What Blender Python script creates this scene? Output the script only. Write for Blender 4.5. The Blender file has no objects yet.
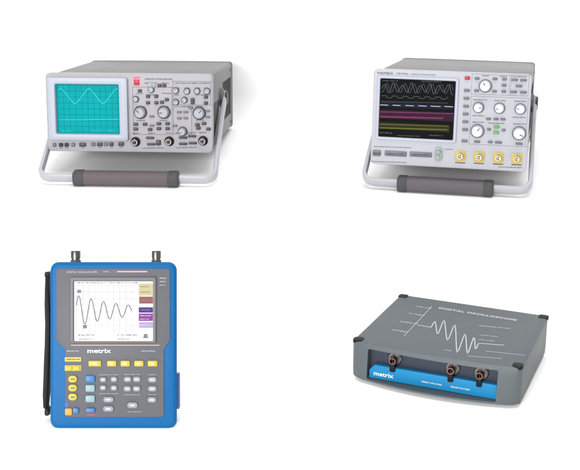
import bpy, bmesh, math, random
from mathutils import Vector, Matrix
random.seed(7)
S = bpy.context.scene
col = S.collection
R = math.radians
HC = 0.55                         # camera height above the table, metres
PITCH = 17.963
# ------------------------------------------------------------------ camera
cd = bpy.data.cameras.new('camera'); cam = bpy.data.objects.new('camera', cd); col.objects.link(cam)
cam.location = (0, 0, HC); cam.rotation_euler = (R(90 - PITCH), 0, 0)
cd.sensor_width = 36; cd.lens = 36 * 1200 / 580; cd.clip_start = .02; cd.clip_end = 100
S.camera = cam
# ------------------------------------------------------------------ light
w = bpy.data.worlds.new('World'); S.world = w; w.use_nodes = True
w.node_tree.nodes['Background'].inputs[0].default_value = (1, 1, 1, 1)
w.node_tree.nodes['Background'].inputs[1].default_value = .55
def area(name, loc, target, size, power, colr=(1, 1, 1)):
    l = bpy.data.lights.new(name, 'AREA'); l.shape = 'RECTANGLE'; l.size = size[0]; l.size_y = size[1]; l.energy = power; l.color = colr
    o = bpy.data.objects.new(name, l); col.objects.link(o); o.location = loc
    o.rotation_euler = (Vector(target) - Vector(loc)).to_track_quat('-Z', 'Y').to_euler()
    return o
area('key_softbox', (-1.0, -1.4, .85), (0, 1.8, 0.05), (1.5, 1.0), 95)
area('added_backdrop_fill', (0, 1.55, 1.6), (0, 2.45, .25), (3.0, .5), 3)  # added fill lamp, only there to whiten the sweep behind the bench units
area('top_softbox', (.4, 1.5, 3.2), (0, 1.6, 0), (2.4, 2.0), 48)
S.view_settings.view_transform = 'Standard'; S.view_settings.look = 'None'
S.view_settings.exposure = .26; S.view_settings.gamma = 1
S.render.resolution_x = 1024; S.render.resolution_y = 830
# ------------------------------------------------------------------ materials
def srgb(c):
    return tuple(((v/255)/12.92 if v/255 <= .04045 else ((v/255 + .055)/1.055)**2.4) for v in c) + (1,)
def mat(name, rgb, rough=.45, metal=0, bump=0, scale=900, vary=.05, emit=0, coat=0, spec=.3, gain=.745):
    m = bpy.data.materials.new(name); m.use_nodes = True; nt = m.node_tree; b = nt.nodes['Principled BSDF']
    c = srgb(rgb); c = tuple(v*gain for v in c[:3]) + (1,)
    b.inputs['Specular IOR Level'].default_value = spec
    b.inputs['Roughness'].default_value = rough; b.inputs['Metallic'].default_value = metal
    if coat: b.inputs['Coat Weight'].default_value = coat; b.inputs['Coat Roughness'].default_value = .08
    tc = nt.nodes.new('ShaderNodeTexCoord')
    n = nt.nodes.new('ShaderNodeTexNoise'); n.inputs['Scale'].default_value = 22; n.inputs['Detail'].default_value = 5
    nt.links.new(tc.outputs['Object'], n.inputs['Vector'])
    mx = nt.nodes.new('ShaderNodeMix'); mx.data_type = 'RGBA'
    mx.inputs[6].default_value = tuple(v*(1-vary) for v in c[:3]) + (1,); mx.inputs[7].default_value = tuple(min(1, v*(1+vary)) for v in c[:3]) + (1,)
    nt.links.new(n.outputs['Fac'], mx.inputs[0]); nt.links.new(mx.outputs[2], b.inputs['Base Color'])
    mr = nt.nodes.new('ShaderNodeMapRange'); mr.inputs['To Min'].default_value = max(.03, rough-.07); mr.inputs['To Max'].default_value = min(1, rough+.07)
    nt.links.new(n.outputs['Fac'], mr.inputs['Value']); nt.links.new(mr.outputs[0], b.inputs['Roughness'])
    if bump:
        n2 = nt.nodes.new('ShaderNodeTexNoise'); n2.inputs['Scale'].default_value = scale; n2.inputs['Detail'].default_value = 3
        nt.links.new(tc.outputs['Object'], n2.inputs['Vector'])
        bp = nt.nodes.new('ShaderNodeBump'); bp.inputs['Strength'].default_value = bump; bp.inputs['Distance'].default_value = .0005
        nt.links.new(n2.outputs['Fac'], bp.inputs['Height']); nt.links.new(bp.outputs[0], b.inputs['Normal'])
    if emit:
        b.inputs['Emission Color'].default_value = c; b.inputs['Emission Strength'].default_value = emit
    return m
M = dict(
 paper=mat('white_paper', (252, 252, 252), .8, vary=.004, gain=.95),
 cab=mat('grey_cabinet_paint', (112, 111, 111), .45, bump=.25),
 cab2=mat('grey_cabinet_paint_pale', (114, 113, 115), .45, bump=.25),
 side=mat('side_trim_grey', (118, 118, 122), .5, bump=.2),
 panel=mat('panel_light_grey', (170, 168, 173), .5, bump=.12),
 panel2=mat('panel_pale_lilac', (182, 182, 189), .5, bump=.12),
 bezel=mat('bezel_pale', (174, 178, 192), .38),
 handle=mat('handle_pale_plastic', (182, 182, 188), .35, bump=.1),
 grip=mat('grip_mauve_rubber', (97, 86, 90), .6, bump=.5, scale=500),
 grip2=mat('grip_grey_rubber', (94, 89, 92), .6, bump=.5, scale=500),
 gripend=mat('grip_end_rubber', (72, 72, 74), .6, bump=.4, scale=500),
 black=mat('black_plastic', (14, 14, 16), .5, spec=.15),
 dark=mat('dark_grey_button', (52, 52, 58), .4),
 mid=mat('mid_grey_button', (104, 104, 112), .42),
 knob=mat('knob_grey', (160, 161, 172), .35),
 knobw=mat('knob_white', (214, 215, 228), .3),
 ink=mat('grey_ink', (66, 66, 72), .6),
 inkd=mat('dark_ink', (48, 48, 52), .6),
 red=mat('red_plastic', (176, 30, 62), .4),
 pink=mat('pink_ink', (214, 150, 168), .5),
 green=mat('green_button', (92, 160, 84), .4),
 paleg=mat('pale_green_plastic', (150, 166, 160), .4),
 yellow=mat('yellow_ochre_plastic', (206, 176, 84), .4),
 paley=mat('pale_yellow_print', (196, 180, 100), .5),
 metal=mat('nickel', (176, 172, 160), .32, gain=.6, metal=1),
 metald=mat('dark_nickel', (120, 118, 116), .35, metal=1),
 copper=mat('copper_tinted_metal', (150, 116, 108), .34, metal=1),
 rubber=mat('black_rubber', (30, 30, 32), .7, bump=.4, scale=400),
 teal=mat('teal_phosphor', (0, 148, 152), .5, spec=.04, emit=.22, vary=.08),
 tealtrace=mat('trace_glow', (60, 190, 192), .5, spec=.04, emit=.35),
 tealgrid=mat('graticule_teal', (0, 104, 114), .5, spec=.04, emit=.3),
 scr=mat('dark_screen_glass', (9, 11, 11), .5, spec=.04),
 t_grey=mat('trace_grey', (96, 106, 106), .5, spec=.04, emit=.15),
 t_white=mat('trace_white', (190, 196, 206), .5, spec=.04, emit=.2),
 t_mag=mat('trace_magenta', (112, 54, 88), .5, spec=.04, emit=.15), t_mag2=mat('trace_dim_magenta', (50, 22, 40), .5, spec=.04, emit=.15),
 t_yel=mat('trace_olive', (104, 106, 50), .5, spec=.04, emit=.15), t_yel2=mat('trace_dim_olive', (42, 44, 22), .5, spec=.04, emit=.15),
 t_blue=mat('trace_navy', (22, 26, 44), .5, spec=.04, emit=.15),
 blue=mat('bright_blue_rubber', (0, 92, 150), .45, spec=.14, bump=.15),
 blued=mat('deep_blue_rubber', (18, 84, 150), .45, bump=.15),
 hgrey=mat('handheld_grey', (96, 96, 102), .5, spec=.15, bump=.15),
 hgrey2=mat('handheld_dark_grey', (84, 84, 86), .4),
 lcd=mat('lcd_white', (204, 204, 207), .3, spec=.05, emit=.08),
 lcdink=mat('lcd_dark_ink', (96, 96, 100), .5), lcdgrid=mat('lcd_grid_grey', (128, 128, 132), .5),
 hkey=mat('key_blue_grey', (138, 144, 152), .5, spec=.2),
 lcdwave=mat('lcd_wave_grey', (88, 88, 92), .5),
 cream=mat('menu_cream', (168, 160, 118), .4, spec=.1, emit=.05), mred=mat('menu_brick', (122, 70, 68), .4, spec=.1, emit=.05),
 purp=mat('menu_purple', (58, 32, 110), .4, spec=.1, emit=.05), viol=mat('menu_violet', (112, 38, 124), .4, spec=.1, emit=.05), lav=mat('menu_lavender', (146, 134, 172), .4, spec=.1, emit=.05),
 hyel=mat('key_yellow', (186, 170, 44), .4), keyw=mat('key_pale', (190, 196, 198), .4), keyt=mat('key_teal_grey', (132, 158, 166), .4), keyb=mat('key_blue', (48, 110, 160), .4),
 white=mat('white_print', (232, 232, 232), .5), greyp=mat('pale_grey_print', (182, 188, 190), .5), orange=mat('orange_print', (222, 150, 60), .5),
 box=mat('slate_grey_plastic', (85, 92, 96), .5, bump=.6, scale=700), boxd=mat('slate_dark_panel', (46, 52, 66), .4),
 lblue=mat('label_sky_blue', (28, 126, 176), .42, spec=.15), lcyan=mat('label_cyan', (120, 196, 226), .38),
)
# ------------------------------------------------------------------ mesh helpers
class MB:
    def __init__(s): s.bm = bmesh.new()
    def hexa(s, p):              # 8 points: bottom 4 (ccw), top 4
        v = [s.bm.verts.new(q) for q in p]
        for f in ((3,2,1,0), (4,5,6,7), (0,1,5,4), (1,2,6,5), (2,3,7,6), (3,0,4,7)): s.bm.faces.new([v[i] for i in f])
        return s
    def box(s, x0, x1, y0, y1, z0, z1):
        return s.hexa([(x0,y0,z0),(x1,y0,z0),(x1,y1,z0),(x0,y1,z0),(x0,y0,z1),(x1,y0,z1),(x1,y1,z1),(x0,y1,z1)])
    def loft(s, rings, caps=True):
        vs = [[s.bm.verts.new(p) for p in r] for r in rings]
        n = len(rings[0])
        for a, b in zip(vs, vs[1:]):
            for i in range(n): s.bm.faces.new([a[i], a[(i+1) % n], b[(i+1) % n], b[i]])
        if caps: s.bm.faces.new(vs[0][::-1]); s.bm.faces.new(vs[-1])
        return s
    def ringloft(s, rings):      # closed loop of rings
        vs = [[s.bm.verts.new(p) for p in r] for r in rings]; n = len(rings[0])
        for k in range(len(vs)):
            a, b = vs[k], vs[(k+1) % len(vs)]
            for i in range(n): s.bm.faces.new([a[i], a[(i+1) % n], b[(i+1) % n], b[i]])
        return s
    def lathe(s, cx, cz, prof, n=24, ridge=0):    # axis along y; prof = [(y, r)]
        rings = []
        for y, r in prof:
            rings.append([(cx + r*(1 + (ridge if i % 2 else 0))*math.cos(2*math.pi*i/n), y, cz + r*(1 + (ridge if i % 2 else 0))*math.sin(2*math.pi*i/n)) for i in range(n)])
        return s.loft(rings)
    def lathez(s, cx, cy, prof, n=24, ridge=0):
        rings = [[(cx + r*(1 + (ridge if i % 2 else 0))*math.cos(2*math.pi*i/n), cy + r*(1 + (ridge if i % 2 else 0))*math.sin(2*math.pi*i/n), z) for i in range(n)] for z, r in prof]
        return s.loft(rings)
    def lathex(s, cy, cz, prof, n=24):
        return s.loft([[(x, cy + r*math.cos(2*math.pi*i/n), cz + r*math.sin(2*math.pi*i/n)) for i in range(n)] for x, r in prof])
    def stroke(s, pts, wd, y0, y1):   # polyline in the x-z plane as thin solid
        L = []; Rr = []
        for i, p in enumerate(pts):
            a = Vector(pts[max(0, i-1)]); b = Vector(pts[min(len(pts)-1, i+1)]); d = (b-a).normalized(); n = Vector((-d.y, d.x))*wd/2
            L.append(Vector(p)+n); Rr.append(Vector(p)-n)
        for i in range(len(pts)-1):
            a, b, c, d = Rr[i], Rr[i+1], L[i+1], L[i]
            s.hexa([(a.x,y1,a.y),(b.x,y1,b.y),(c.x,y1,c.y),(d.x,y1,d.y),(a.x,y0,a.y),(b.x,y0,b.y),(c.x,y0,c.y),(d.x,y0,d.y)])
        return s
    def build(s, name, m, parent=None, bevel=0, seg=2, smooth=False, loc=None, ang=30):
        bm = s.bm
        bmesh.ops.recalc_face_normals(bm, faces=bm.faces)
        if bevel:
            es = [e for e in bm.edges if len(e.link_faces) == 2 and e.calc_face_angle(0) > R(ang)]
            bmesh.ops.bevel(bm, geom=es, offset=bevel, segments=seg, affect='EDGES', profile=.5, clamp_overlap=True)
        me = bpy.data.meshes.new(name); bm.to_mesh(me); bm.free()
        me.materials.append(M[m] if isinstance(m, str) else m)
        if smooth or bevel:
            for p in me.polygons: p.use_smooth = True
            try: me.set_sharp_from_angle(angle=R(38))
            except Exception: pass
        o = bpy.data.objects.new(name, me); col.objects.link(o)
        if parent: o.parent = parent
        if loc: o.location = loc
        return o
def rrect(x0, x1, z0, z1, r, n=5):
    pts = []
    for cx, cz, a0 in ((x1-r, z1-r, 0), (x0+r, z1-r, 90), (x0+r, z0+r, 180), (x1-r, z0+r, 270)):
        for k in range(n+1):
            a = R(a0 + 90*k/n); pts.append((cx + r*math.cos(a), cz + r*math.sin(a)))
    return pts
def slab(mb, x0, x1, z0, z1, r, y0, y1, n=5):
    p = rrect(x0, x1, z0, z1, r, n); return mb.loft([[(x, y, z) for x, z in p] for y in (y0, y1)])
def frame_ring(mb, o, i, ro, ri, y0, y1, lip=0, n=6):
    P = rrect(*o, ro, n); Q = rrect(*i, ri, n); Q0 = rrect(i[0]+lip, i[1]-lip, i[2]+lip, i[3]-lip, ri, n)
    A = [(x, y1, z) for x, z in P]; B = [(x, y0, z) for x, z in P]; C_ = [(x, y0, z) for x, z in Q]; D = [(x, y1, z) for x, z in Q0]
    return mb.ringloft([A, B, C_, D])
def empty(name, loc, rot, label, cat):
    o = bpy.data.objects.new(name, None); col.objects.link(o); o.empty_display_size = .03
    o.matrix_world = Matrix.Translation(loc) @ rot.to_4x4()
    o['label'] = label; o['category'] = cat; return o
def text(body, x0, x1, zc, h, y, m, parent, name='lettering', mtx=None, bold=.0, slope=0):
    c = bpy.data.curves.new(name, 'FONT'); c.body = body; c.extrude = .00015; c.resolution_u = 2; c.offset = bold
    o = bpy.data.objects.new(name, c); me = bpy.data.meshes.new_from_object(o)
    xs = [v.co.x for v in me.vertices]; ys = [v.co.y for v in me.vertices]; zs = [v.co.z for v in me.vertices]
    sx = (x1-x0)/(max(xs)-min(xs)); sy = h/(max(ys)-min(ys)); z_0 = min(zs); mx_, my_ = min(xs), min(ys)
    for v in me.vertices:
        q = Vector((x0 + (v.co.x-mx_)*sx, y - (v.co.z-z_0), zc - h/2 + (v.co.y-my_)*sy + slope*((v.co.x-mx_)*sx - (x1-x0)/2)))
        v.co = mtx @ q if mtx else q
    me.materials.clear(); me.materials.append(M[m]); bpy.data.objects.remove(o)
    ob = bpy.data.objects.new(name, me); col.objects.link(ob); ob.parent = parent; return ob
def homography(src, dst):
    A = []
    for (x, y), (u, v) in zip(src, dst):
        A.append([x, y, 1, 0, 0, 0, -u*x, -u*y, u]); A.append([0, 0, 0, x, y, 1, -v*x, -v*y, v])
    n = 8
    for i in range(n):
        p = max(range(i, n), key=lambda k: abs(A[k][i])); A[i], A[p] = A[p], A[i]
        for k in range(n):
            if k != i:
                f = A[k][i]/A[i][i]; A[k] = [a - f*b for a, b in zip(A[k], A[i])]
    h = [A[i][8]/A[i][i] for i in range(n)]
    def f(x, y):
        d = h[6]*x + h[7]*y + 1; return ((h[0]*x+h[1]*y+h[2])/d, (h[3]*x+h[4]*y+h[5])/d)
    return f
VOC = ['VOLTS/DIV', 'TIME/DIV', 'TRIG', 'LEVEL', 'Y-POS.', 'X-POS.', 'CH I', 'CH II', 'INPUT', 'AUTO', 'NORM', 'SLOPE', 'INTENS', 'FOCUS', 'X-MAG', 'DUAL', 'ADD', 'AC', 'DC', 'GND', 'STORE', 'DELAY', 'MODE', 'VAR.', 'CAL', 'POWER', 'SINGLE', 'SOURCE', 'MENU', 'CURSOR', 'MEASURE', 'RUN', 'STOP', 'MATH', 'AUTOSET', 'SAVE', 'RECALL', 'DISPLAY', 'VERTICAL', 'HORIZONTAL']
def phrase(L, h, rng):
    n = max(2, round(L/(.74*h))); out = ''
    while len(out) < n - 1:
        fit = [v for v in VOC if len(v) <= n - len(out) + 1 and v not in out]
        if not fit: break
        fit.sort(key=lambda v: -len(v)); out += (' ' if out else '') + rng.choice(fit[:10])
    return out or 'CH'
# ------------------------------------------------------------------ setting: one white sweep
mb = MB(); YW = 4.50*HC; rad = .06
prof = [(-3, 0), (0, 0)] + [(YW - rad + rad*math.sin(R(a)), rad - rad*math.cos(R(a))) for a in range(0, 91, 6)] + [(YW, 2.6)]
bm = mb.bm; rows = [[bm.verts.new((x, y, z)) for x in (-4, 4)] for y, z in prof]
for a, b in zip(rows, rows[1:]): bm.faces.new([a[0], a[1], b[1], b[0]])
fl = mb.build('floor', 'paper', smooth=True); fl['kind'] = 'structure'

# ------------------------------------------------------------------ bench oscilloscopes
def hexring(cx, cz, r): return [(cx + r*math.cos(R(60*i)), cz + r*math.sin(R(60*i))) for i in range(6)]
def bench_scope(name, label, X, Y, yaw, W, H, D, tilt, barfwd, griphalf, barshift, corners, cabm, panm, pivd, pivh, splay, gripw, gripm='grip'):
    W, H, D = W*HC, H*HC, D*HC; X, Y, barfwd, griphalf, barshift = X*HC, Y*HC, barfwd*HC, griphalf*HC, barshift*HC
    Ry = Matrix.Rotation(yaw, 3, 'Z'); Rt = Matrix.Rotation(-tilt, 3, 'X')
    loc = Vector((X, Y, .0035)) + Ry @ Vector((0, D, 0))
    root = empty(name, loc, Ry @ Rt, label, 'oscilloscope')
    F = -D
    hg = homography(corners, [(-W/2, H), (W/2, H), (W/2, 0), (-W/2, 0)])
    # cabinet: slightly narrower than the front frame, seam groove between
    slab(MB(), -W/2+.003, W/2-.003, .003, H-.003, .006, F+.022, 0).build('cabinet', cabm, root, bevel=.0015)
    slab(MB(), -W/2+.0045, W/2-.0045, .0045, H-.0045, .005, F+.0185, F+.0235).build('seam', 'side', root)
    slab(MB(), -W/2, W/2, 0, H, .007, F, F+.019).build('front_frame', panm, root, bevel=.002, seg=3)
    slab(MB(), -W/2+.002, W/2-.002, .002, H-.002, .006, -.012, .003).build('rear_frame', 'side', root, bevel=.002)
    for sx in (-1, 1):
        # side vents
        v = MB()
        for k in range(11):
            y = F + pivd*D + .04 + k*.0135
            v.box(sx*(W/2-.0035), sx*(W/2-.0024), y, y+.005, H*.25, H*.78)
        v.build('side_vent', 'black', root)
    for sx in (-1, 1):
        v = MB(); x0, x1 = sorted((sx*(W/2-.006), sx*(W/2-.0018))); v.box(x0, x1, F+.0225, F+pivd*D*.74, H*.05, H*.60); v.build('side_black_strip', 'black', root, bevel=.0012)  # flat black strip laid on the cabinet side, which is not hollowed
        for yy in (F+.035, -.03):
            for zz in (.84, ) if yy < -.1 else (.12, .88):
                v = MB(); v.lathex(yy, H*zz, [(sx*(W/2-.004), .0034), (sx*(W/2-.0021), .0034), (sx*(W/2-.0014), .0026)], 16); v.build('screw', 'metald', root, smooth=True)
    for sx in (-1, 1):
        f = MB(); f.lathez(sx*(W/2-.03), -.02, [(-.0035, .007), (.004, .008)], 20); f.build('rubber_foot', 'rubber', root)
        f = MB(); f.lathez(sx*(W/2-.03), F+.04, [(-.0045, .007), (.002, .008)], 20); f.build('rubber_foot', 'rubber', root)
    # carrying handle folded down as a stand (in yaw frame, then back into the tilted root)
    Ri = Rt.inverted()
    def toroot(p): return Ri @ (Vector(p) - Vector((0, D, .0035)))
    hx = W/2 + .0052
    piv = Rt @ Vector((0, F + pivd*D, pivh*H)) + Vector((0, D, .0035))
    barz = gripw/2
    p_bar = Vector((0, -barfwd, barz))
    down = (p_bar - piv); L = down.length; dn = down.normalized(); nrm = dn.cross(Vector((1, 0, 0))).normalized()
    rc = .020
    path = []     # (x, s along dn)
    xL, xR = -hx - splay + barshift, hx + splay + barshift
    path.append((-hx, -.012)); path.append((-hx, .0)); path.append((-hx-.2*splay, L*.35)); path.append((xL, L-rc))
    for a in range(10, 90, 10): path.append((xL + rc - rc*math.cos(R(a)), L - rc + rc*math.sin(R(a))))
    for k in range(0, 9): path.append((xL + rc + (xR-xL-2*rc)*k/8, L))
    for a in range(80, 0, -10): path.append((xR - rc + rc*math.cos(R(a)), L - rc + rc*math.sin(R(a))))
    path.append((xR, L-rc)); path.append((hx+.2*splay, L*.35)); path.append((hx, 0)); path.append((hx, -.012))
    rings = []; n = 16
    for i, (x, sd) in enumerate(path):
        a = Vector(path[max(0, i-1)]); b = Vector(path[min(len(path)-1, i+1)]); t = (b-a).normalized()
        nn = Vector((1, 0, 0))*(-t.y) + dn*t.x
        c = piv + Vector((x, 0, 0)) + dn*sd
        ta, tb = .0040, .0080
        ring = []
        for k in range(n):
            th = 2*math.pi*k/n; ca, sa = math.cos(th), math.sin(th)
            ring.append(toroot(c + nn*ta*math.copysign(abs(ca)**.6, ca) + nrm*tb*math.copysign(abs(sa)**.6, sa)))
        rings.append(ring)
    h = MB(); h.loft(rings); hd = h.build('carrying_handle', 'handle', root, smooth=True)
    def gripseg(nm, x0, x1, rz, ry, m, capr=.003):
        g = MB(); rr = []
        for x, q in ((x0, .8), (x0+capr*.4, .93), (x0+capr, 1), (x1-capr, 1), (x1-capr*.4, .93), (x1, .8)):
            rr.append([toroot((x, -barfwd + ry*q*math.copysign(abs(math.cos(t))**.55, math.cos(t)), gripw/2 + .0003 + rz*q*math.copysign(abs(math.sin(t))**.55, math.sin(t)))) for t in [2*math.pi*k/24 for k in range(24)]])
        g.loft(rr); return g.build(nm, m, hd, smooth=True)
    gz = gripw/2; e = griphalf*.22
    gripseg('grip', barshift-griphalf+e*.9, barshift+griphalf-e*.9, gz*.93, .0125, gripm, .0005)
    gripseg('grip_end', barshift-griphalf, barshift-griphalf+e, gz, .0135, 'gripend')
    gripseg('grip_end', barshift+griphalf-e, barshift+griphalf, gz, .0135, 'gripend')
    # hinges on the cabinet sides
    for sx in (-1, 1):
        hy, hz = F + pivd*D, pivh*H
        hb = MB(); x0, x1 = sorted((sx*(W/2-.006), sx*(W/2+.0026)))
        hb.lathex(hy, hz, [(sx*(W/2-.006), .017), (sx*(W/2+.0022), .017), (sx*(W/2+.0030), .0155)], 32)
        hb.build('hinge', 'side', root, smooth=True)
        hb = MB(); hb.lathex(hy, hz, [(sx*(hx+.001), .012), (sx*(hx+.0040), .012), (sx*(hx+.0050), .0105)], 28)
        hb.build('hinge_cap', 'dark', root, smooth=True)
    return root, W, H, D, F, hg

class Face:          # controls on a vertical front face; photo measurements -> panel coordinates
    def __init__(s, root, F, hg, k, gs=1): s.r, s.F, s.g, s.k, s.gs = root, F, hg, k, gs     # k metres per measured unit
    def rect(s, x0, x1, y0, y1):
        a = s.g(x0, (y0+y1)/2); b = s.g(x1, (y0+y1)/2); c = s.g((x0+x1)/2, y0); d = s.g((x0+x1)/2, y1)
        return a[0], b[0], d[1], c[1]
    def button(s, x, y, w, h, m='mid', dep=.003, name='push_button', base=0, rd=.4):
        X, Z = s.g(x, y); w *= s.k*s.gs/2; h *= s.k*s.gs/2
        b = MB(); slab(b, X-w, X+w, Z-h, Z+h, min(w, h)*rd, s.F-dep-base, s.F+.001-base, 4)
        return b.build(name, m, s.r, bevel=min(.0005, w*.25, h*.25))
    def knob(s, x, y, r, m='knob', dep=.011, name='rotary_knob'):
        X, Z = s.g(x, y); r *= s.k*(1+(s.gs-1)*.6); F = s.F
        b = MB(); b.lathe(X, Z, [(F+.0005, r*1.08), (F-.002, r*1.08), (F-.0026, r*.93)], 36); sk = b.build(name, 'mid' if m != 'knob' else 'dark', s.r, smooth=True)
        b = MB(); b.lathe(X, Z, [(F-.0022, r*.90), (F-dep*.85, r*.80), (F-dep, r*.70), (F-dep, r*.1)], 48, ridge=.045)
        c = b.build('knob_cap', m, sk, smooth=True)
        an = random.uniform(-2.3, 2.3); b = MB(); b.stroke([(X+r*k_*math.sin(an), Z+r*k_*math.cos(an)) for k_ in (.14, .66)], r*.12, F-dep-.0004, F-dep+.0006); b.build('pointer', 'inkd', sk)
        return sk
    def bnc(s, x, y, r, m='metald', base='black', dep=.012, name='input_socket'):
        X, Z = s.g(x, y); r *= s.k; F = s.F
        b = MB(); b.lathe(X, Z, [(F+.0005, r*1.15), (F-.0016, r*1.15), (F-.002, r)], 28); f = b.build(name, base, s.r, smooth=True)
        b = MB(); P = [(F-.0015, r*.72), (F-dep, r*.72), (F-dep, r*.5), (F-dep*.4, r*.5), (F-dep*.4, r*.02)]
        b.lathe(X, Z, P, 28)
        b.lathez(X, F-dep*.62, [(Z-r*.92, r*.13), (Z+r*.92, r*.13)], 10)
        b.build('sleeve', m, f, smooth=True)
        b = MB(); b.lathe(X, Z, [(F-dep*.35, r*.2), (F-dep*.9, r*.2), (F-dep*.92, r*.08)], 14); b.build('centre_pin', 'yellow' if base != 'black' else 'dark', f, smooth=True)
        return f
    def prints(s, items, m, name='panel_printing', t=.00025, parent=None, deep=.0003):
        for it in items:             # one mesh per printed word or mark
            if it[0] == 'T':
                _, x0, x1, y, h, st_ = it; p = s.g(x0, y); q = s.g(x1, y)
                o = text(st_, p[0], q[0], (p[1]+q[1])/2, h*s.k*.92, s.F - t + .0002, m, parent or s.r, name.replace('printing', 'lettering'), bold=.01, slope=(q[1]-p[1])/(q[0]-p[0]))
            else:
                x, y, w, h = it; b = MB(); X, Z = s.g(x, y); w_ = w*s.k/2; h_ = h*s.k/2; b.box(X-w_, X+w_, s.F-t, s.F-t+.0002+deep, Z-h_, Z+h_)
                o = b.build(name, m, parent or s.r)
        return o
    def ruled(s, items, m):
        b = MB()
        for x, y, w, h in items:
            X, Z = s.g(x, y); b.box(X-w*s.k/2, X+w*s.k/2, s.F-.0002, s.F+.0003, Z-h*s.k/2, Z+h*s.k/2)
        return b.build('ruled_frame', m, s.r)
    def words(s, x0, x1, y, h, rng):      # illegible small lettering: little stroked letters in words
        return [('T', x0, x1, y, h, phrase(x1-x0, h, rng))]
PANEL = list(VOC); LCD = ['200 mV', '1 ms', '500 mV', 'DC', '2 V', 'AC', '50 us', '1 kHz', '10 V', '20 ms', '1.00', '5 ms/div', '100 mV/div', 'T: 0 s', 'CH1', 'CH2']
def voc(l): VOC[:] = l
# ---- analogue oscilloscope, upper left
C1 = [(45, 73), (213, 73.4), (213, 152.3), (47, 147.3)]
root, W, H, D, F, hg = bench_scope('bench_oscilloscope', 'wide grey bench oscilloscope with a teal lit screen, propped on its handle',
    -.507, 3.695, -.052, .527, .247, .675, .105, .118, .164, .008, C1, 'cab', 'panel', .42, .60, .000, .0262)
K = .00178
A = Face(root, F, hg, K, 1.3); rng = random.Random(3)
# screen
o = A.rect(48.5, 126, 77, 137.2); i = A.rect(55.5, 118, 83, 131.5)
b = MB(); frame_ring(b, o, i, .004, .0025, F-.009, F+.001, lip=.0015); b.build('screen_bezel', 'bezel', root, bevel=.0009)
b = MB(); slab(b, i[0]-.001, i[1]+.001, i[2]-.001, i[3]+.001, .002, F-.0012, F+.0005); sc = b.build('screen', 'teal', root)
b = MB(); frame_ring(b, (i[0]-.0008, i[1]+.0008, i[2]-.0008, i[3]+.0008), (i[0]+.0012, i[1]-.0004, i[2]+.0008, i[3]-.0014), .002, .0015, F-.0022, F-.001); b.build('screen_edge_shade', 'black', root)  # black rim, wider at top and left: the bezel's inner shadow as solid colour
b = MB(); yy = F-.0013
for k in range(11):
    x = i[0]+.003 + (i[1]-i[0]-.006)*k/10; b.box(x-.00028, x+.00028, yy, yy+.0004, i[2]+.002, i[3]-.002)
for k in range(9):
    z = i[2]+.003 + (i[3]-i[2]-.006)*k/8; b.box(i[0]+.002, i[1]-.002, yy-.00005, yy+.0004, z-.00028, z+.00028)
b.build('graticule', 'tealgrid', sc)
b = MB()
pts = []
for k in range(90):
    x = 58 + 58*k/89; cs = math.cos(2*math.pi*(x-60)/27.5); yv = 95.0 - 7.6*(.65*math.asin(max(-1, min(1, cs)))/1.5708 + .35*cs); pts.append(A.g(x, yv))
b.stroke(pts, .0010, F-.0017, F-.0012)
b.stroke([A.g(57.5, 117.6), A.g(80, 117.8), A.g(116.5, 117.5)], .0009, F-.0017, F-.0012)
b.build('waveform_trace', 'tealtrace', sc)
voc(LCD); q = []
for (x0, x1, y) in ((60, 70, 128.4), (90, 99, 128.4), (104, 112, 128.4), (60, 66, 85.6)): q += A.words(x0, x1, y, 1.3, rng)
A.prints(q, 'tealtrace', 'readout', t=.0016, parent=sc, deep=0)
voc(PANEL)
# row under the screen
for x, m_, ww in ((53.5, 'mid', 2.4), (59.8, 'inkd', 3), (65.2, 'inkd', 3), (71.5, 'mid', 2.6), (80.7, 'dark', 5), (91, 'mid', 3), (97.5, 'dark', 4), (103.5, 'mid', 3), (109, 'dark', 3), (118.7, 'dark', 4.2)):
    A.button(x, 141.6, ww, 2.8, m_, name='menu_key')
A.prints([(x, 144.6, 3.2, .5) for x in (59.8, 65.2, 80.7, 97.5, 109, 118.7)], 'ink')
# red emblem
X0, X1, Z0, Z1 = A.rect(131, 138.6, 75.2, 85)
b = MB(); b.box(X0, X1, F-.0003, F+.0003, Z0, Z1); b.build('emblem_plate', 'pink', root)
X0, X1, Z0, Z1 = A.rect(132, 137.6, 78.8, 84.4); b = MB(); b.box(X0, X1, F-.001, F+.0003, Z0, Z1); b.build('emblem_block', 'red', root, bevel=.0003)
text('HAMEG', *[A.g(x, 76.9)[0] for x in (131.5, 138.2)], A.g(134, 76.9)[1], .0024, F-.0004, 'red', root, 'emblem_lettering')
text('ANALOG OSCILLOSCOPE', A.g(143, 78.2)[0], A.g(171, 78.2)[0], A.g(156, 78.2)[1], .0022, F-.0003, 'inkd', root, 'title_lettering')
# main knobs
for x, y, r in ((138.4, 111, 5.0), (162.4, 111, 5.0), (199, 112, 5.0), (181.5, 130, 3.6)): A.knob(x, y, r, 'knob', .013)
for x, y in ((174.8, 89.5), (186.4, 90.2), (197, 90), (207.4, 90), (133.8, 98), (174.8, 101), (183.6, 99), (149.5, 88.7)):
    A.knob(x, y, 2.5, 'knob', .008)
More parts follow.
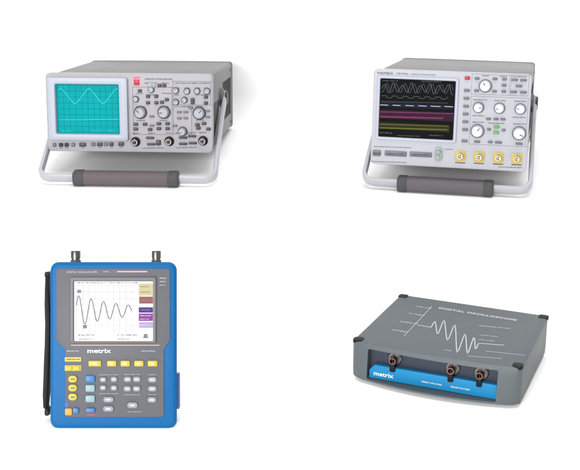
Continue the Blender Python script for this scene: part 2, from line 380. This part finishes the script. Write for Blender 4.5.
# push buttons
for x, y in ((146.2, 95.3), (154.6, 95.3), (146.2, 101.6), (154.6, 101.6), (138, 89.8), (163, 84.5), (158, 84.5), (192.2, 98.6), (192.2, 101.5), (206.2, 96), (206.2, 102), (165.4, 98.5), (160.4, 101)):
    A.button(x, y, 2.9, 2.3, 'dark')
for x, y in ((178.2, 111), (184.8, 111), (178.2, 117), (184.8, 117), (150, 115), (150, 124), (173.6, 124.4), (190, 106.6), (208, 110), (208, 116)):
    A.button(x, y, 3.4, 1.5, 'mid')
for x, y in ((133.6, 122.6), (143, 122.6), (133.6, 127.2), (166, 122.2), (157, 122.2), (157, 127), (166, 127.2), (197, 123.6), (204, 122.4), (198, 127), (208.6, 128), (148, 127.8)):
    A.button(x, y, 3.3, 2.2, 'dark')
A.button(148.7, 84.2, 3, 3.6, 'paleg'); A.button(152.2, 84.2, 2, 3.6, 'paleg')
q = []
for y, segs in ((87, ((174, 179), (184, 189), (195, 200), (204, 209))), (93.8, ((173, 178), (195, 211), (144, 157))), (105.4, ((134, 143), (158, 167), (181, 190), (195, 203))), (119, ((134, 143), (158, 166), (196, 204))),
                (82.2, ((143, 156), (160, 168), (174, 210))), (131.5, ((130, 137), (146, 153), (164, 170), (174, 178), (186, 195), (199, 206))), (92.3, ((134, 141), (160, 170)))):
    for a_, c_ in segs: q += A.words(a_, c_, y, 1.1, rng)
A.prints(q, 'ink')
# boxes ruled round groups
q = []
for x0, x1, y0, y1 in ((131, 170.5, 86.3, 132.8), (172, 211, 80.5, 104), (172, 191, 105.6, 132.8)):
    q += [((x0+x1)/2, y0, x1-x0, .3), ((x0+x1)/2, y1, x1-x0, .3), (x0, (y0+y1)/2, .3, y1-y0), (x1, (y0+y1)/2, .3, y1-y0)]
for k_ in range(0, len(q), 4): A.ruled(q[k_:k_+4], 'ink')
for x in (133.2, 167.6, 202.8): A.bnc(x, 139.6, 4.1, dep=.013)
for x, y in ((148, 136), (149, 142.2), (156.5, 140.8), (182, 136.2), (182, 142.4), (191.3, 134.9), (192, 141.8)):
    A.button(x, y, 6 if x != 156.5 else 3.6, 1.7 if x != 156.5 else 4, 'dark')
A.prints(A.words(140, 162, 146.2, 1.0, rng) + A.words(174, 196, 146.2, 1.0, rng), 'ink')

# ---- digital oscilloscope, upper right
C2 = [(370.5, 70), (529, 73), (527.5, 168), (371, 165)]
root, W, H, D, F, hg = bench_scope('bench_oscilloscope', 'pale bench oscilloscope with a black screen of magenta and olive traces and four yellow inputs',
    .4730, 3.502, -.218, .468, .288, .66, .106, .012, .1445, -.002, C2, 'cab2', 'panel2', .42, .62, .004, .0262, 'grip2')
K = .00168
A = Face(root, F, hg, K, 1.1); rng = random.Random(5)
o = A.rect(375.2, 457.2, 77, 141); i = A.rect(377.8, 454.3, 79.6, 138.3)
b = MB(); frame_ring(b, o, i, .004, .002, F-.0035, F+.001, lip=.001); b.build('screen_bezel', 'bezel', root, bevel=.0008)
b = MB(); slab(b, i[0]-.001, i[1]+.001, i[2]-.001, i[3]+.001, .0015, F-.001, F+.0005); sc = b.build('screen', 'scr', root)
def band(x0, x1, y0, y1, m, name, lay=0):
    X0, X1, Z0, Z1 = A.rect(x0, x1, y0, y1); b = MB(); b.box(X0, X1, F-.0012-lay*.0002, F-.0008, Z0, Z1); return b.build(name, m, sc)
band(379, 453, 103.6, 108.0, 't_blue', 'trace_band'); band(378.5, 453.5, 111, 119.6, 't_mag2', 'trace_band'); band(378.5, 450, 123.6, 130.2, 't_yel2', 'trace_band')
b = MB()
for k in range(1, 12):
    X, _ = A.g(378 + 76*k/12, 100); b.box(X-.00012, X+.00012, F-.00125, F-.0009, i[2]+.002, i[3]-.002)
b.build('graticule', 't_blue', sc)
def trace(fn, x0, x1, n, wd, m, lay=2):
    b = MB(); pts = [A.g(x0 + (x1-x0)*k/n, fn(x0 + (x1-x0)*k/n)) for k in range(n+1)]
    b.stroke(pts, wd, F-.0012-lay*.0002, F-.0011); return b.build('waveform_trace', m, sc)
trace(lambda x: 88.5 - 5.5*math.sin(2*math.pi*(x-380)/9.2)*(.75+.25*math.sin(x*.31)), 379.5, 452, 150, .0006, 't_grey')
trace(lambda x: 88.5 + 4.5*math.sin(2*math.pi*(x-378)/9.2), 379.5, 452, 150, .0004, 't_grey', 3)
trace(lambda x: 97.4 + .9*math.copysign(1, math.sin(2*math.pi*x/11)), 379.5, 447, 120, .0005, 't_grey')
trace(lambda x: 102.3 + .4*math.sin(x*2.3), 379.5, 447, 90, .0004, 't_grey')
b = MB()
for x0, x1 in ((378.6, 387), (391.5, 399.5), (404.5, 413), (417.5, 426), (430, 440), (444, 452.5)):
    X0, X1, Z0, Z1 = A.rect(x0, x1, 105.5, 106.0); b.box(X0, X1, F-.0018, F-.001, Z0, Z1)
b.build('dashed_line', 't_white', sc)
trace(lambda x: 112.6 + .35*math.sin(x*5.1)+.2*math.sin(x*2.3), 379, 453, 300, .0011, 't_mag'); trace(lambda x: 117.4 + .25*math.sin(x*4.1+1), 379, 443, 260, .0021, 't_mag')
trace(lambda x: 128.6 + .25*math.sin(x*4.3), 379, 448, 260, .0012, 't_yel'); trace(lambda x: 125 + .3*math.sin(x*5.9), 379, 448, 260, .0007, 't_yel')
voc(LCD); A.prints(A.words(379.5, 392, 133.4, 1.5, rng) + A.words(398, 420, 135.8, 1.1, rng) + A.words(430, 444, 134.6, 1.2, rng) + A.words(380, 396, 81.4, 1.1, rng) + A.words(420, 440, 81.4, 1.1, rng), 't_grey', 'readout', t=.0016, parent=sc, deep=0); voc(PANEL)
text('HAMEG', A.g(374.5, 73.9)[0], A.g(390, 73.9)[0], A.g(380, 73.9)[1], .0032, F-.0003, 'inkd', root, 'brand_lettering')
text('150 MHz', A.g(394, 74.1)[0], A.g(406, 74.1)[0], A.g(400, 74.1)[1], .0026, F-.0003, 'dark', root, 'title_lettering'); text('DIGITAL OSCILLOSCOPE', A.g(409, 74.6)[0], A.g(433, 74.6)[0], A.g(420, 74.6)[1], .0016, F-.0003, 'ink', root, 'title_lettering')
A.button(465.4, 77.2, 4.6, 3, 'red', name='power_key')
for y in (89.4, 97.2, 105, 112.6, 120.2, 128, 139.2): A.button(465.4, y, 5, 2.4, 'mid', name='soft_key')
for x, y, r in ((483.6, 84.6, 5.6), (477.8, 105.8, 4.8), (498.6, 106, 4.8), (519, 106.3, 4.8), (477.8, 129, 6.0), (519, 130, 6.0)): A.knob(x, y, r, 'knobw', .014)
for x, y in ((475, 77.4), (475, 89.4), (492.8, 77.4), (492.8, 89.6), (502, 77.6), (502, 83.6), (502, 89.6)): A.button(x, y, 4, 2.2, 'mid')
for x, y in ((512, 78), (520.6, 78.2), (516.5, 84), (511.6, 89.8), (521, 90)): A.button(x, y, 5.6, 2.1, 'mid')
for x in (488.2, 495.6, 502.4): A.button(x, 116.8, 4.2, 2, 'mid')
A.button(496.4, 124.4, 5, 2.6, 'green'); A.button(496.4, 130, 5, 2.6, 'green')
A.button(489.2, 127, 3.2, 2.2, 'mid'); A.button(503.6, 127.4, 3.2, 2.2, 'mid'); A.button(491, 139.4, 4, 2, 'mid'); A.button(499, 139.6, 6, 2, 'mid'); A.button(478, 139.6, 5, 1.8, 'mid'); A.button(519.5, 140.4, 6, 1.8, 'mid')
q = []
for x0, x1, y in ((472, 486, 98.4), (493, 504, 98.6), (513, 525, 98.8), (472, 484, 114), (511, 525, 114.6), (480, 487, 74.6), (509, 524, 74.9), (497, 505, 74.9), (488, 504, 121), (472, 484, 120.4), (513, 525, 121)): q += A.words(x0, x1, y, 1.05, rng)
A.prints(q, 'ink')
q = []
for x0, x1, y0, y1 in ((470, 507, 73.3, 93), (508.4, 526, 73.5, 93.4), (470, 526, 95.3, 142.6)):
    q += [((x0+x1)/2, y0, x1-x0, .3), ((x0+x1)/2, y1, x1-x0, .3), (x0, (y0+y1)/2, .3, y1-y0), (x1, (y0+y1)/2, .3, y1-y0)]
for k_ in range(0, len(q), 4): A.ruled(q[k_:k_+4], 'mid')
for x, y in ((462, 154.2), (480.8, 154.5), (499.8, 154.6), (518, 154.8)):
    A.button(x, y, 9.4, 9.6, 'yellow', dep=.0014, name='input_surround')
    A.F -= .0013; A.bnc(x, y-.4, 3.9, 'metal', 'paley', dep=.012); A.F += .0013
A.prints([(x, 161, 10, .9) for x in (462, 480.8, 499.8, 518)] + A.words(500, 524, 163.7, 1, rng), 'dark')
A.button(377.2, 154, 7.4, 5.4, 'mid', dep=.002, name='power_button')
A.prints(A.words(374, 381, 154.2, 1.9, rng), 'inkd', t=.0024)
A.button(396.6, 154, 20, 4.8, 'mid', dep=.0014, name='usb_port_cover'); A.button(422.2, 154, 20, 4.6, 'mid', dep=.0014, name='probe_terminal_cover')
A.prints(A.words(388, 405, 154, 1.7, rng) + A.words(414, 430, 154, 1.7, rng), 'dark', t=.0017)
X, Z = A.g(440, 153); b = MB(); slab(b, X-.0065, X+.0065, Z-.0115, Z+.0115, .0060, F-.003, F+.001, 8); b.build('probe_hook_plate', 'paleg', root, bevel=.001)
b = MB(); b.lathe(X, Z+.004, [(F-.0028, .0036), (F-.007, .0036), (F-.0075, .003)], 20); b.lathe(X, Z-.005, [(F-.0028, .0028), (F-.006, .0028)], 20); b.build('probe_terminal', 'metald', root, smooth=True)
A.prints(A.words(374, 412, 147.6, 1, rng) + A.words(372, 408, 162.6, .9, rng) + A.words(446, 454, 148, 1, rng), 'ink')

# ------------------------------------------------------------------ handheld oscilloscope, lower left
u = .000995; a_ = R(PITCH)
dist = 2.171*HC
Xc = (114-290)/1200*dist; Yc = 1.950*HC
root = empty('handheld_oscilloscope', Vector((Xc, Yc, .0016)), Matrix.Rotation(-a_, 3, 'X'),
             'blue and grey handheld oscilloscope with white screen and yellow keys, leaning upright', 'oscilloscope')
g = lambda x, y: ((x-114)*u, (427-y)*u)
A = Face(root, 0, g, u, 1.15); rng = random.Random(9); F = 0
def ring(x0, x1, y0, y1, r, yy, ins):
    X0, Z1 = g(x0, y0); X1, Z0 = g(x1, y1); return [(x, yy, z) for x, z in rrect(X0+ins, X1-ins, Z0+ins, Z1-ins, r, 8)]
b = MB(); b.loft([ring(50.6, 177, 262.0, 428.3, .0085, yy, ins) for yy, ins in ((.0, .0036), (.0006, .0020), (.0018, .0008), (.004, 0), (.010, .0006), (.020, .0035), (.034, .0105), (.038, .0125))])
body = b.build('case', 'blue', root, smooth=True)
# waist of the blue holster: raised cheeks low down, grey face plate wider up top
P = [(58.5, 268.5), (169.5, 268.5), (170.6, 272), (170.6, 340), (164.6, 349), (164.6, 414), (162.5, 416.4), (68, 416.4), (66.2, 414), (66.2, 349), (57.4, 340), (57.4, 272)]
b = MB(); b.loft([[(g(x, y)[0], yy, g(x, y)[1]) for x, y in P] for yy in (-.0012, .002)]); b.build('face_plate', 'hgrey', root, bevel=.0006)
F = -.0012; A.F = F
o = A.rect(71.3, 157.2, 276.5, 343); i = A.rect(75.2, 154.0, 281, 341)
b = MB(); frame_ring(b, o, i, .002, .001, F-.0015, F+.001, lip=.0005); b.build('screen_bezel', 'hgrey2', root, bevel=.0005)
b = MB(); slab(b, i[0]-.0006, i[1]+.0006, i[2]-.0006, i[3]+.0006, .0005, F-.0006, F+.0005); sc = b.build('screen', 'lcd', root)
def lcd(items, m, name, lay=1, par=None):
    b = MB()
    for x0, x1, y0, y1 in items:
        X0, X1, Z0, Z1 = A.rect(x0, x1, y0, y1); b.box(X0, X1, F-.0006-.00012*lay, F-.0004, Z0, Z1)
    return b.build(name, m, par or sc)
lcd([(x-.12, x+.12, 285, 332) for x in [78 + 6.1*k for k in range(11)]] + [(78, 139, y-.12, y+.12) for y in (285, 291.7, 298.4, 305.1, 311.8, 318.5, 325.2, 332)], 'lcdgrid', 'graticule')
pts = [A.g(77.5 + 61*k/160, 307.5 - 15.5*math.exp(-(61*k/160)/42)*math.cos(2*math.pi*(61*k/160-3.4)/12.0)) for k in range(161)]
pts = [A.g(77.5 + 55*k/160, 310.5 - 15.6*math.exp(-(55*k/160)/52)*math.cos(2*math.pi*(55*k/160-2.4)/12.35)) for k in range(161)]
b = MB(); b.stroke(pts, .0008, F-.00095, F-.0005); b.build('waveform_trace', 'lcdwave', sc)
for c_ in ((78.6, 82.2, 289.6, 292.8), (84.2, 88, 324.6, 328)): lcd([c_], 'lcdink', 'cursor_mark', 3)
def lcdw(segs, m, name, lay=2):
    for x0, x1, y, h_ in segs: A.prints(A.words(x0, x1, y, h_, rng), m, name, t=.0006+.00012*lay, parent=sc, deep=0)
voc(LCD); lcdw([(79, 96, 334.6, 2), (118, 138, 334.6, 2), (78, 139, 282.6, 1.5), (79, 94, 338.6, 1.2), (118, 130, 338.6, 1.2)], 'lcdink', 'readout'); voc(PANEL)
lcd([(139.6, 153.6, 283.4, 295.6)], 'cream', 'menu_item'); lcd([(140, 153.6, 296.4, 303.4)], 'mred', 'menu_item'); lcd([(139.6, 153.6, 307, 312.4)], 'purp', 'menu_item')
lcd([(139.6, 153.6, 313.2, 320.6)], 'viol', 'menu_item'); lcd([(139.8, 153.6, 321.8, 327.6)], 'lav', 'menu_item')
lcdw([(141, 150, 286.5, 1.3), (141, 151, 292, 1.3), (142, 151, 309.6, 1.2), (142, 151, 300, 1.2)], 'lcdgrid', 'menu_lettering', 3)
lcdw([(141, 152, 315.4, 1.2), (141, 150, 318.8, 1), (141, 152, 324.8, 1.2)], 'lcd', 'menu_lettering', 3)
lcd([(144.6, 148.2, 333.6, 337.6), (143.6, 149.2, 336.8, 337.6)], 'lcdink', 'cursor_mark', 3)
# lettering on the face
text('DIGITAL OSCILLOSCOPE', g(68, 0)[0], g(98, 0)[0], g(0, 272)[1], .0018, F-.0002, 'greyp', root, 'title_lettering'); A.prints(A.words(104, 110, 271.6, 1.4, rng), 'greyp'); A.prints([(133, 271.6, 30, 1.2)], 'pink'); A.prints(A.words(160, 167, 278, 1.5, rng) + A.words(160, 167, 281.5, 1.2, rng) + A.words(160, 166, 285, 1.2, rng), 'greyp')
A.prints([(116, 344.8, 88, .7)], 'paley', 'rule')
text('metrix', g(88.5, 0)[0], g(112, 0)[0], g(0, 350.4)[1], .0042, F-.0002, 'white', root, 'brand_lettering', bold=.02)
A.prints(A.words(142, 156, 350.6, 1.5, rng) + A.words(68, 80, 350.6, 1.5, rng), 'greyp')
A.prints([(74, 358.9, 16, 4.2)], 'hyel', 'yellow_panel'); A.prints([(74, 367.6, 16, 5.4)], 'hyel', 'yellow_panel')
A.F -= .0003; A.prints(A.words(67.5, 81, 358.9, 1.5, rng), 'hgrey2'); A.F += .0003
A.button(70.4, 367.8, 5.2, 3.6, 'hyel', .0016, 'probe_key'); A.button(78, 367.8, 5.2, 3.6, 'hyel', .0016, 'probe_key')
for x, w_ in ((96, 11), (112.8, 8), (126.2, 8), (139.8, 8), (153.4, 8.4)):
    k_ = A.button(x, 363, w_, 5, 'hyel', .0018, 'function_key')
    A.F -= .0018; p_ = A.prints([(x, 363, w_*.4, 1.3)], 'white', 'key_symbol'); p_.parent = k_; A.F += .0018
for y in (378.4, 387.2, 396.2): A.button(74, y, 7.6, 6, 'hyel', .002, 'channel_key', rd=.95)
for y in (378.4, 387.2, 396.2):
    A.F -= .002; A.prints([(74, y, 4, 1.4)], 'hgrey2', 'key_symbol'); A.F += .002
A.prints([(67.8, 404, 3.4, 4)], 'blued', 'colour_mark'); A.button(69.8, 411, 6, 6, 'orange', .0016, 'power_key'); A.button(77, 410, 5, 5, 'keyb', .0016, 'help_key')
for y, m_ in ((378.4, 'keyb'), (387.6, 'keyt'), (398, 'keyt')): A.button(91.4, y, 8, 6, m_, .002, 'mode_key')
A.button(91.6, 409.6, 7.6, 4, 'keyb', .002, 'mode_key'); A.prints([(92, 414, 8, .9)], 'red', 'colour_mark')
for x, y, w_, h_ in ((104.2, 379, 6, 4.6), (104.2, 387, 6, 4.6), (115, 378.6, 6, 5), (115, 387.2, 6, 5), (109.6, 398.8, 9.4, 5), (109.4, 408, 9.4, 5), (128.6, 378.6, 7, 5), (137.8, 378.6, 7, 5), (128.4, 388, 7, 5), (137.6, 388, 7, 5),
                     (153.2, 379, 8, 5), (153.2, 388, 8, 5), (152.8, 399, 8, 5), (133.4, 404.4, 9.4, 5.2)):
    k_ = A.button(x, y, w_*.95, h_*.95, 'hkey', .002, 'grey_key', rd=.9)
    A.F -= .002; p_ = A.prints([(x, y, w_*.5, 1.5)], 'keyw', 'key_symbol'); p_.parent = k_; A.F += .002
A.prints(A.words(100, 119, 374.2, 1, rng) + A.words(125, 141, 374, 1.1, rng) + A.words(149, 157, 374.2, 1, rng) + A.words(100, 119, 393, 1, rng) + A.words(125, 141, 394, 1, rng) + A.words(149, 157, 394, 1, rng) + A.words(128, 142, 411, 1, rng), 'greyp')
# input sockets on the top edge
for x0, x1 in ((68.7, 78.3), (150.3, 159.6)):
    X = (g(x0, 0)[0]+g(x1, 0)[0])/2; r = (x1-x0)*u/2; Z = g(0, 263)[1]
    b = MB(); b.lathez(X, .017, [(Z-.004, r*.86), (Z+.004, r*.86), (Z+.0042, r), (Z+.0105, r), (Z+.0118, r*.92), (Z+.0118, r*.6), (Z+.006, r*.55)], 32, ridge=.03)
    so = b.build('input_socket', 'metald', root, smooth=True)
    b = MB(); b.lathez(X, .017, [(Z-.002, r*1.1), (Z+.0022, r*1.1), (Z+.0028, r*.95)], 28); b.build('socket_collar', 'hgrey2', so, smooth=True)
# port cover on the right edge
X0 = g(174.5, 0)[0]; b = MB(); b.box(X0, g(179, 0)[0], .006, .019, g(0, 409.5)[1], g(0, 374)[1]); b.build('port_cover', 'blued', root, bevel=.001)
# hand strap on the left edge
def strap_path():
    return [(48.4, 274), (45.6, 276), (45.4, 290), (45.8, 305), (46.4, 325), (46.0, 345), (45.2, 362), (44.6, 380), (44.0, 396), (43.8, 408), (47.5, 413)]
rings = []; pp = strap_path()
for k, (x, y) in enumerate(pp):
    a2 = Vector(pp[max(0, k-1)]); b2 = Vector(pp[min(len(pp)-1, k+1)]); t = (b2-a2).normalized(); nx, ny = -t.y, t.x
    wd = {0: 1.2, 1: 1.8, 2: 2.2, 9: 2.2, 10: 1.2}.get(k, 3.0)
    rr = []
    for q in range(12):
        th = 2*math.pi*q/12; cc = math.copysign(abs(math.cos(th))**.6, math.cos(th))*wd; ss = math.copysign(abs(math.sin(th))**.6, math.sin(th))*.009
        X, Z = g(x + nx*cc, y + ny*cc); rr.append((X, .017+ss, Z))
    rings.append(rr)
b = MB(); b.loft(rings); st = b.build('hand_strap', 'rubber', root, smooth=True)
for y0, y1 in ((272, 278), (410, 417)):
    b = MB(); X0 = g(43.2, 0)[0]; X1 = g(48, 0)[0]; slab(b, X0, X1, g(0, y1)[1], g(0, y0)[1], .002, .010, .025); b.build('strap_anchor', 'rubber', st, bevel=.0007)
    b = MB(); yc = (y0+y1)/2; b.box(g(46.5, 0)[0], g(53.5, 0)[0], .012, .022, g(0, yc+2)[1], g(0, yc-2)[1]); b.build('strap_lug', 'blued', st, bevel=.0006)
# kick stand at the back, reaching the table
top = Vector((0, .036, .115)); Rb = Matrix.Rotation(a_, 3, 'X')
wt = Matrix.Rotation(-a_, 3, 'X') @ top; foot = Rb @ Vector((0, wt.y + .062, .0012))
b = MB()
for sx in (-1, 1):
    v = []
    for P_, dx in ((top, .036), (foot, .042)):
        for ddx in (0, .008):
            for dy in (0, .003): v.append(Vector((sx*(dx-ddx), P_.y + dy, P_.z)))
    b.hexa([v[0], v[2], v[3], v[1], v[4], v[6], v[7], v[5]])
b.box(-.042, .042, foot.y-.0005, foot.y+.0035, foot.z+.001, foot.z+.009)
b.build('kick_stand', 'hgrey2', root, bevel=.0004)

# ------------------------------------------------------------------ data acquisition box, lower right
W, H, D = .334*HC, .0835*HC, .280*HC; yaw = -.405
root = empty('measurement_box', Vector((.2745*HC, 2.096*HC, 0)), Matrix.Rotation(yaw, 3, 'Z'),
             'slate grey measurement box with a white waveform on its lid and a blue label', 'measuring device')
def plan(bow, ins, rc=.009):
    pts = []
    n = 20
    for k in range(n+1):
        t = -1 + 2*k/n; x = t*(W/2-ins-(.004 if abs(t) == 1 else 0)); pts.append((x, -bow*(1-t*t) + ins))
    pts[0] = (-W/2+ins+.004, ins); pts[-1] = (W/2-ins-.004, ins)
    pts += [(W/2-ins, .004+ins), (W/2-ins, D-ins-rc), (W/2-ins-rc*.3, D-ins-rc*.3), (W/2-ins-rc, D-ins), (-W/2+ins+rc, D-ins), (-W/2+ins+rc*.3, D-ins-rc*.3), (-W/2+ins, D-ins-rc), (-W/2+ins, .004+ins)]
    return [(x*(1-.045*max(0, y)/D), y) for x, y in pts]
z0 = .002
b = MB(); b.loft([[(x, y, z) for x, y in plan(bw, ins)] for z, ins, bw in ((z0, .0030, .0125), (z0+.0022, .0004, .0145), (H*.26, 0, .0130), (H*.72, 0, .0070), (H-.0024, 0, .0040), (H-.0007, .0008, .0038), (H, .0024, .0036))])
box = b.build('case', 'box', root, smooth=True)
# carve the recess for the socket panel
hb = homography([(354.5, 337), (524, 365.3), (521.5, 405), (354.8, 371)], [(-W/2, H), (W/2, H), (W/2, 0), (-W/2, 0)])
rx0, rx1, rz0, rz1 = -W/2+.0190, W/2-.0235, .0060, H-.0060
cut = MB(); slab(cut, rx0, rx1, rz0, rz1, .002, -.03, .007); co = cut.build('cutter', 'box')
md = box.modifiers.new('b', 'BOOLEAN'); md.operation = 'DIFFERENCE'; md.object = co; md.solver = 'EXACT'
bpy.context.view_layer.update(); dg = bpy.context.evaluated_depsgraph_get()
# cutter is unparented while the case is under a rotated root: move it into the same space
co.matrix_world = root.matrix_world.copy(); bpy.context.view_layer.update(); dg = bpy.context.evaluated_depsgraph_get()
nm = bpy.data.meshes.new_from_object(box.evaluated_get(dg)); box.modifiers.clear(); box.data = nm; nm.name = 'case'
for p in nm.polygons: p.use_smooth = True
nm.set_sharp_from_angle(angle=R(32)); bpy.data.objects.remove(co)
FP = .0062
b = MB(); b.box(rx0-.0005, rx1+.0005, FP, FP+.002, rz0-.0005, rz1+.0005); b.build('socket_panel', 'boxd', root)
# blue label: lower part of the panel, with the stepped corner
zb = rz0+.0005; zt = rz0 + (rz1-rz0)*.53
zt = rz0 + (rz1-rz0)*.46; pl = [(rx0+.0015, zb), (rx1-.0010, zb), (rx1-.0010, zt+.001), (rx0+.007, zt+.0005), (rx0+.0015, zt-.006)]
b = MB(); b.loft([[(x, yy, z) for x, z in pl] for yy in (-.0010, FP)]); lb = b.build('label_strip', 'lblue', root, bevel=.0004)
text('metrix', rx0+.007, rx0+.029, zb+.0062, .0046, -.0013, 'white', lb, 'brand_lettering', bold=.015)
rng = random.Random(21)
A = Face(lb, -.0010, lambda x, y: (x, y), 1)
A.prints(A.words(rx0+.060, rx0+.082, zb+.006, .0016, rng) + A.words(rx0+.092, rx0+.112, zb+.006, .0016, rng), 'white', 'label_printing')
for xs in (rx0+.0280, rx0+.0915, rx0+.1220):
    zc_ = rz0 + (rz1-rz0)*.74; y0 = FP
    b = MB(); b.lathe(xs, zc_, [(y0+.0005, .0078), (y0-.0022, .0078), (y0-.003, .0068)], 6*4); f = b.build('input_socket', 'metald', root, smooth=True)
    b = MB(); b.lathe(xs, zc_, [(y0-.002, .0041), (y0-.0100, .0041), (y0-.0105, .0038), (y0-.0105, .0028), (y0-.005, .0026), (y0-.005, .0003)], 28)
    b.lathez(xs, y0-.008, [(zc_-.0052, .0008), (zc_+.0052, .0008)], 10); b.build('sleeve', 'copper', f, smooth=True)
    b = MB(); b.lathe(xs, zc_, [(y0-.004, .0018), (y0-.009, .0016), (y0-.0096, .0011)], 16); b.build('centre_pin', 'black', f, smooth=True)
    # black tab hanging below the socket
    b = MB(); slab(b, xs-.0028, xs+.0028, zc_-.0125, zc_-.0042, .0012, -.0042, -.0008); b.build('socket_tab', 'black', f, bevel=.0005)
# black corner caps
for sx in (-1, 1):
    for yy in (.0062, D-.0052):
        sx_ = sx; W_ = W*(1-.045*yy/D)
        b = MB(); slab_p = rrect(sx*(W_/2-.0052)-.0056, sx*(W_/2-.0052)+.0056, yy-.0058, yy+.0052, .0036, 5)
        b.loft([[(x, y, z) for x, y in slab_p] for z in (H-.0030, H+.0006)]); b.build('corner_cap', 'black', root, bevel=.0006)
for sx in (-1, 1):
    for yy in (.02, D-.02):
        b = MB(); b.lathez(sx*(W/2-.02), yy, [(0, .006), (z0+.0015, .0065)], 20); b.build('rubber_foot', 'rubber', root, smooth=True)
# white printing on the lid
ht = homography([(354.5, 337), (397, 294.6), (543, 316.8), (524, 365.3)], [(-W/2, 0), (-W/2*.955, D), (W/2*.955, D), (W/2, 0)])
def lid_line(b, pts, wd):
    q = [ht(390+x/4.143, 290+y/4.143) for x, y in pts]; c = b
    L = []; Rr = []
    for i_, p in enumerate(q):
        a1 = Vector(q[max(0, i_-1)]); b1 = Vector(q[min(len(q)-1, i_+1)]); d = (b1-a1).normalized(); n_ = Vector((-d.y, d.x))*wd/2
        L.append(Vector(p)+n_); Rr.append(Vector(p)-n_)
    for i_ in range(len(q)-1):
        a1, b1, c1, d1 = Rr[i_], Rr[i_+1], L[i_+1], L[i_]
        c.hexa([(v.x, v.y, z) for z in (H-.0003, H+.0002) for v in (a1, b1, c1, d1)])
def lid_words(p0, p1, h_, rng, m, name, body=None):
    a1 = Vector(ht(390+p0[0]/4.143, 290+p0[1]/4.143)); b1 = Vector(ht(390+p1[0]/4.143, 290+p1[1]/4.143)); d = b1-a1; L = d.length
    mt = Matrix.Translation((a1.x, a1.y, H+.0001)) @ Matrix.Rotation(math.atan2(d.y, d.x), 4, 'Z') @ Matrix.Rotation(R(-90), 4, 'X')
    text(body or phrase(L, h_, rng), 0, L, 0, h_, 0, m, root, name, mtx=mt, bold=.03 if body else .01)
def rounded(p):
    out = []
    for a1, b1 in zip(p, p[1:]):
        for k_ in range(6):
            t_ = k_/6; e_ = (1-math.cos(math.pi*t_))/2; e_ = .55*e_ + .45*t_
            out.append((a1[0] + (b1[0]-a1[0])*t_, a1[1] + (b1[1]-a1[1])*e_))
    return out + [p[-1]]
b = MB(); lid_line(b, rounded([(112, 140), (150, 146), (166, 150), (180, 126), (197, 178), (216, 122), (240, 202), (262, 140), (286, 250), (308, 176), (328, 254), (346, 188), (358, 238), (368, 214), (470, 222)]), .0012); b.build('waveform_print', 'greyp', root)
lid_words((190, 76), (508, 128), .0050, rng, 'greyp', 'title_lettering', 'DIGITAL OSCILLOSCOPE')
for p0, p1, h_ in (((95, 68), (160, 78), .0030), ((70, 95), (138, 105), .0030), ((42, 126), (112, 136), .0034), ((12, 157), (75, 168), .0036), ((360, 146), (488, 160), .0026), ((366, 182), (440, 190), .0018), ((366, 200), (430, 206), .0018), ((235, 238), (262, 242), .0018)):
    lid_words(p0, p1, h_, rng, 'greyp', 'lid_lettering')
for l_, w_ in (([(160, 68), (118, 118), (62, 182)], .0007), ([(400, 244), (560, 262)], .0005), ([(330, 262), (470, 274)], .0005)): b = MB(); lid_line(b, l_, w_); b.build('pointer_print', 'greyp', root)
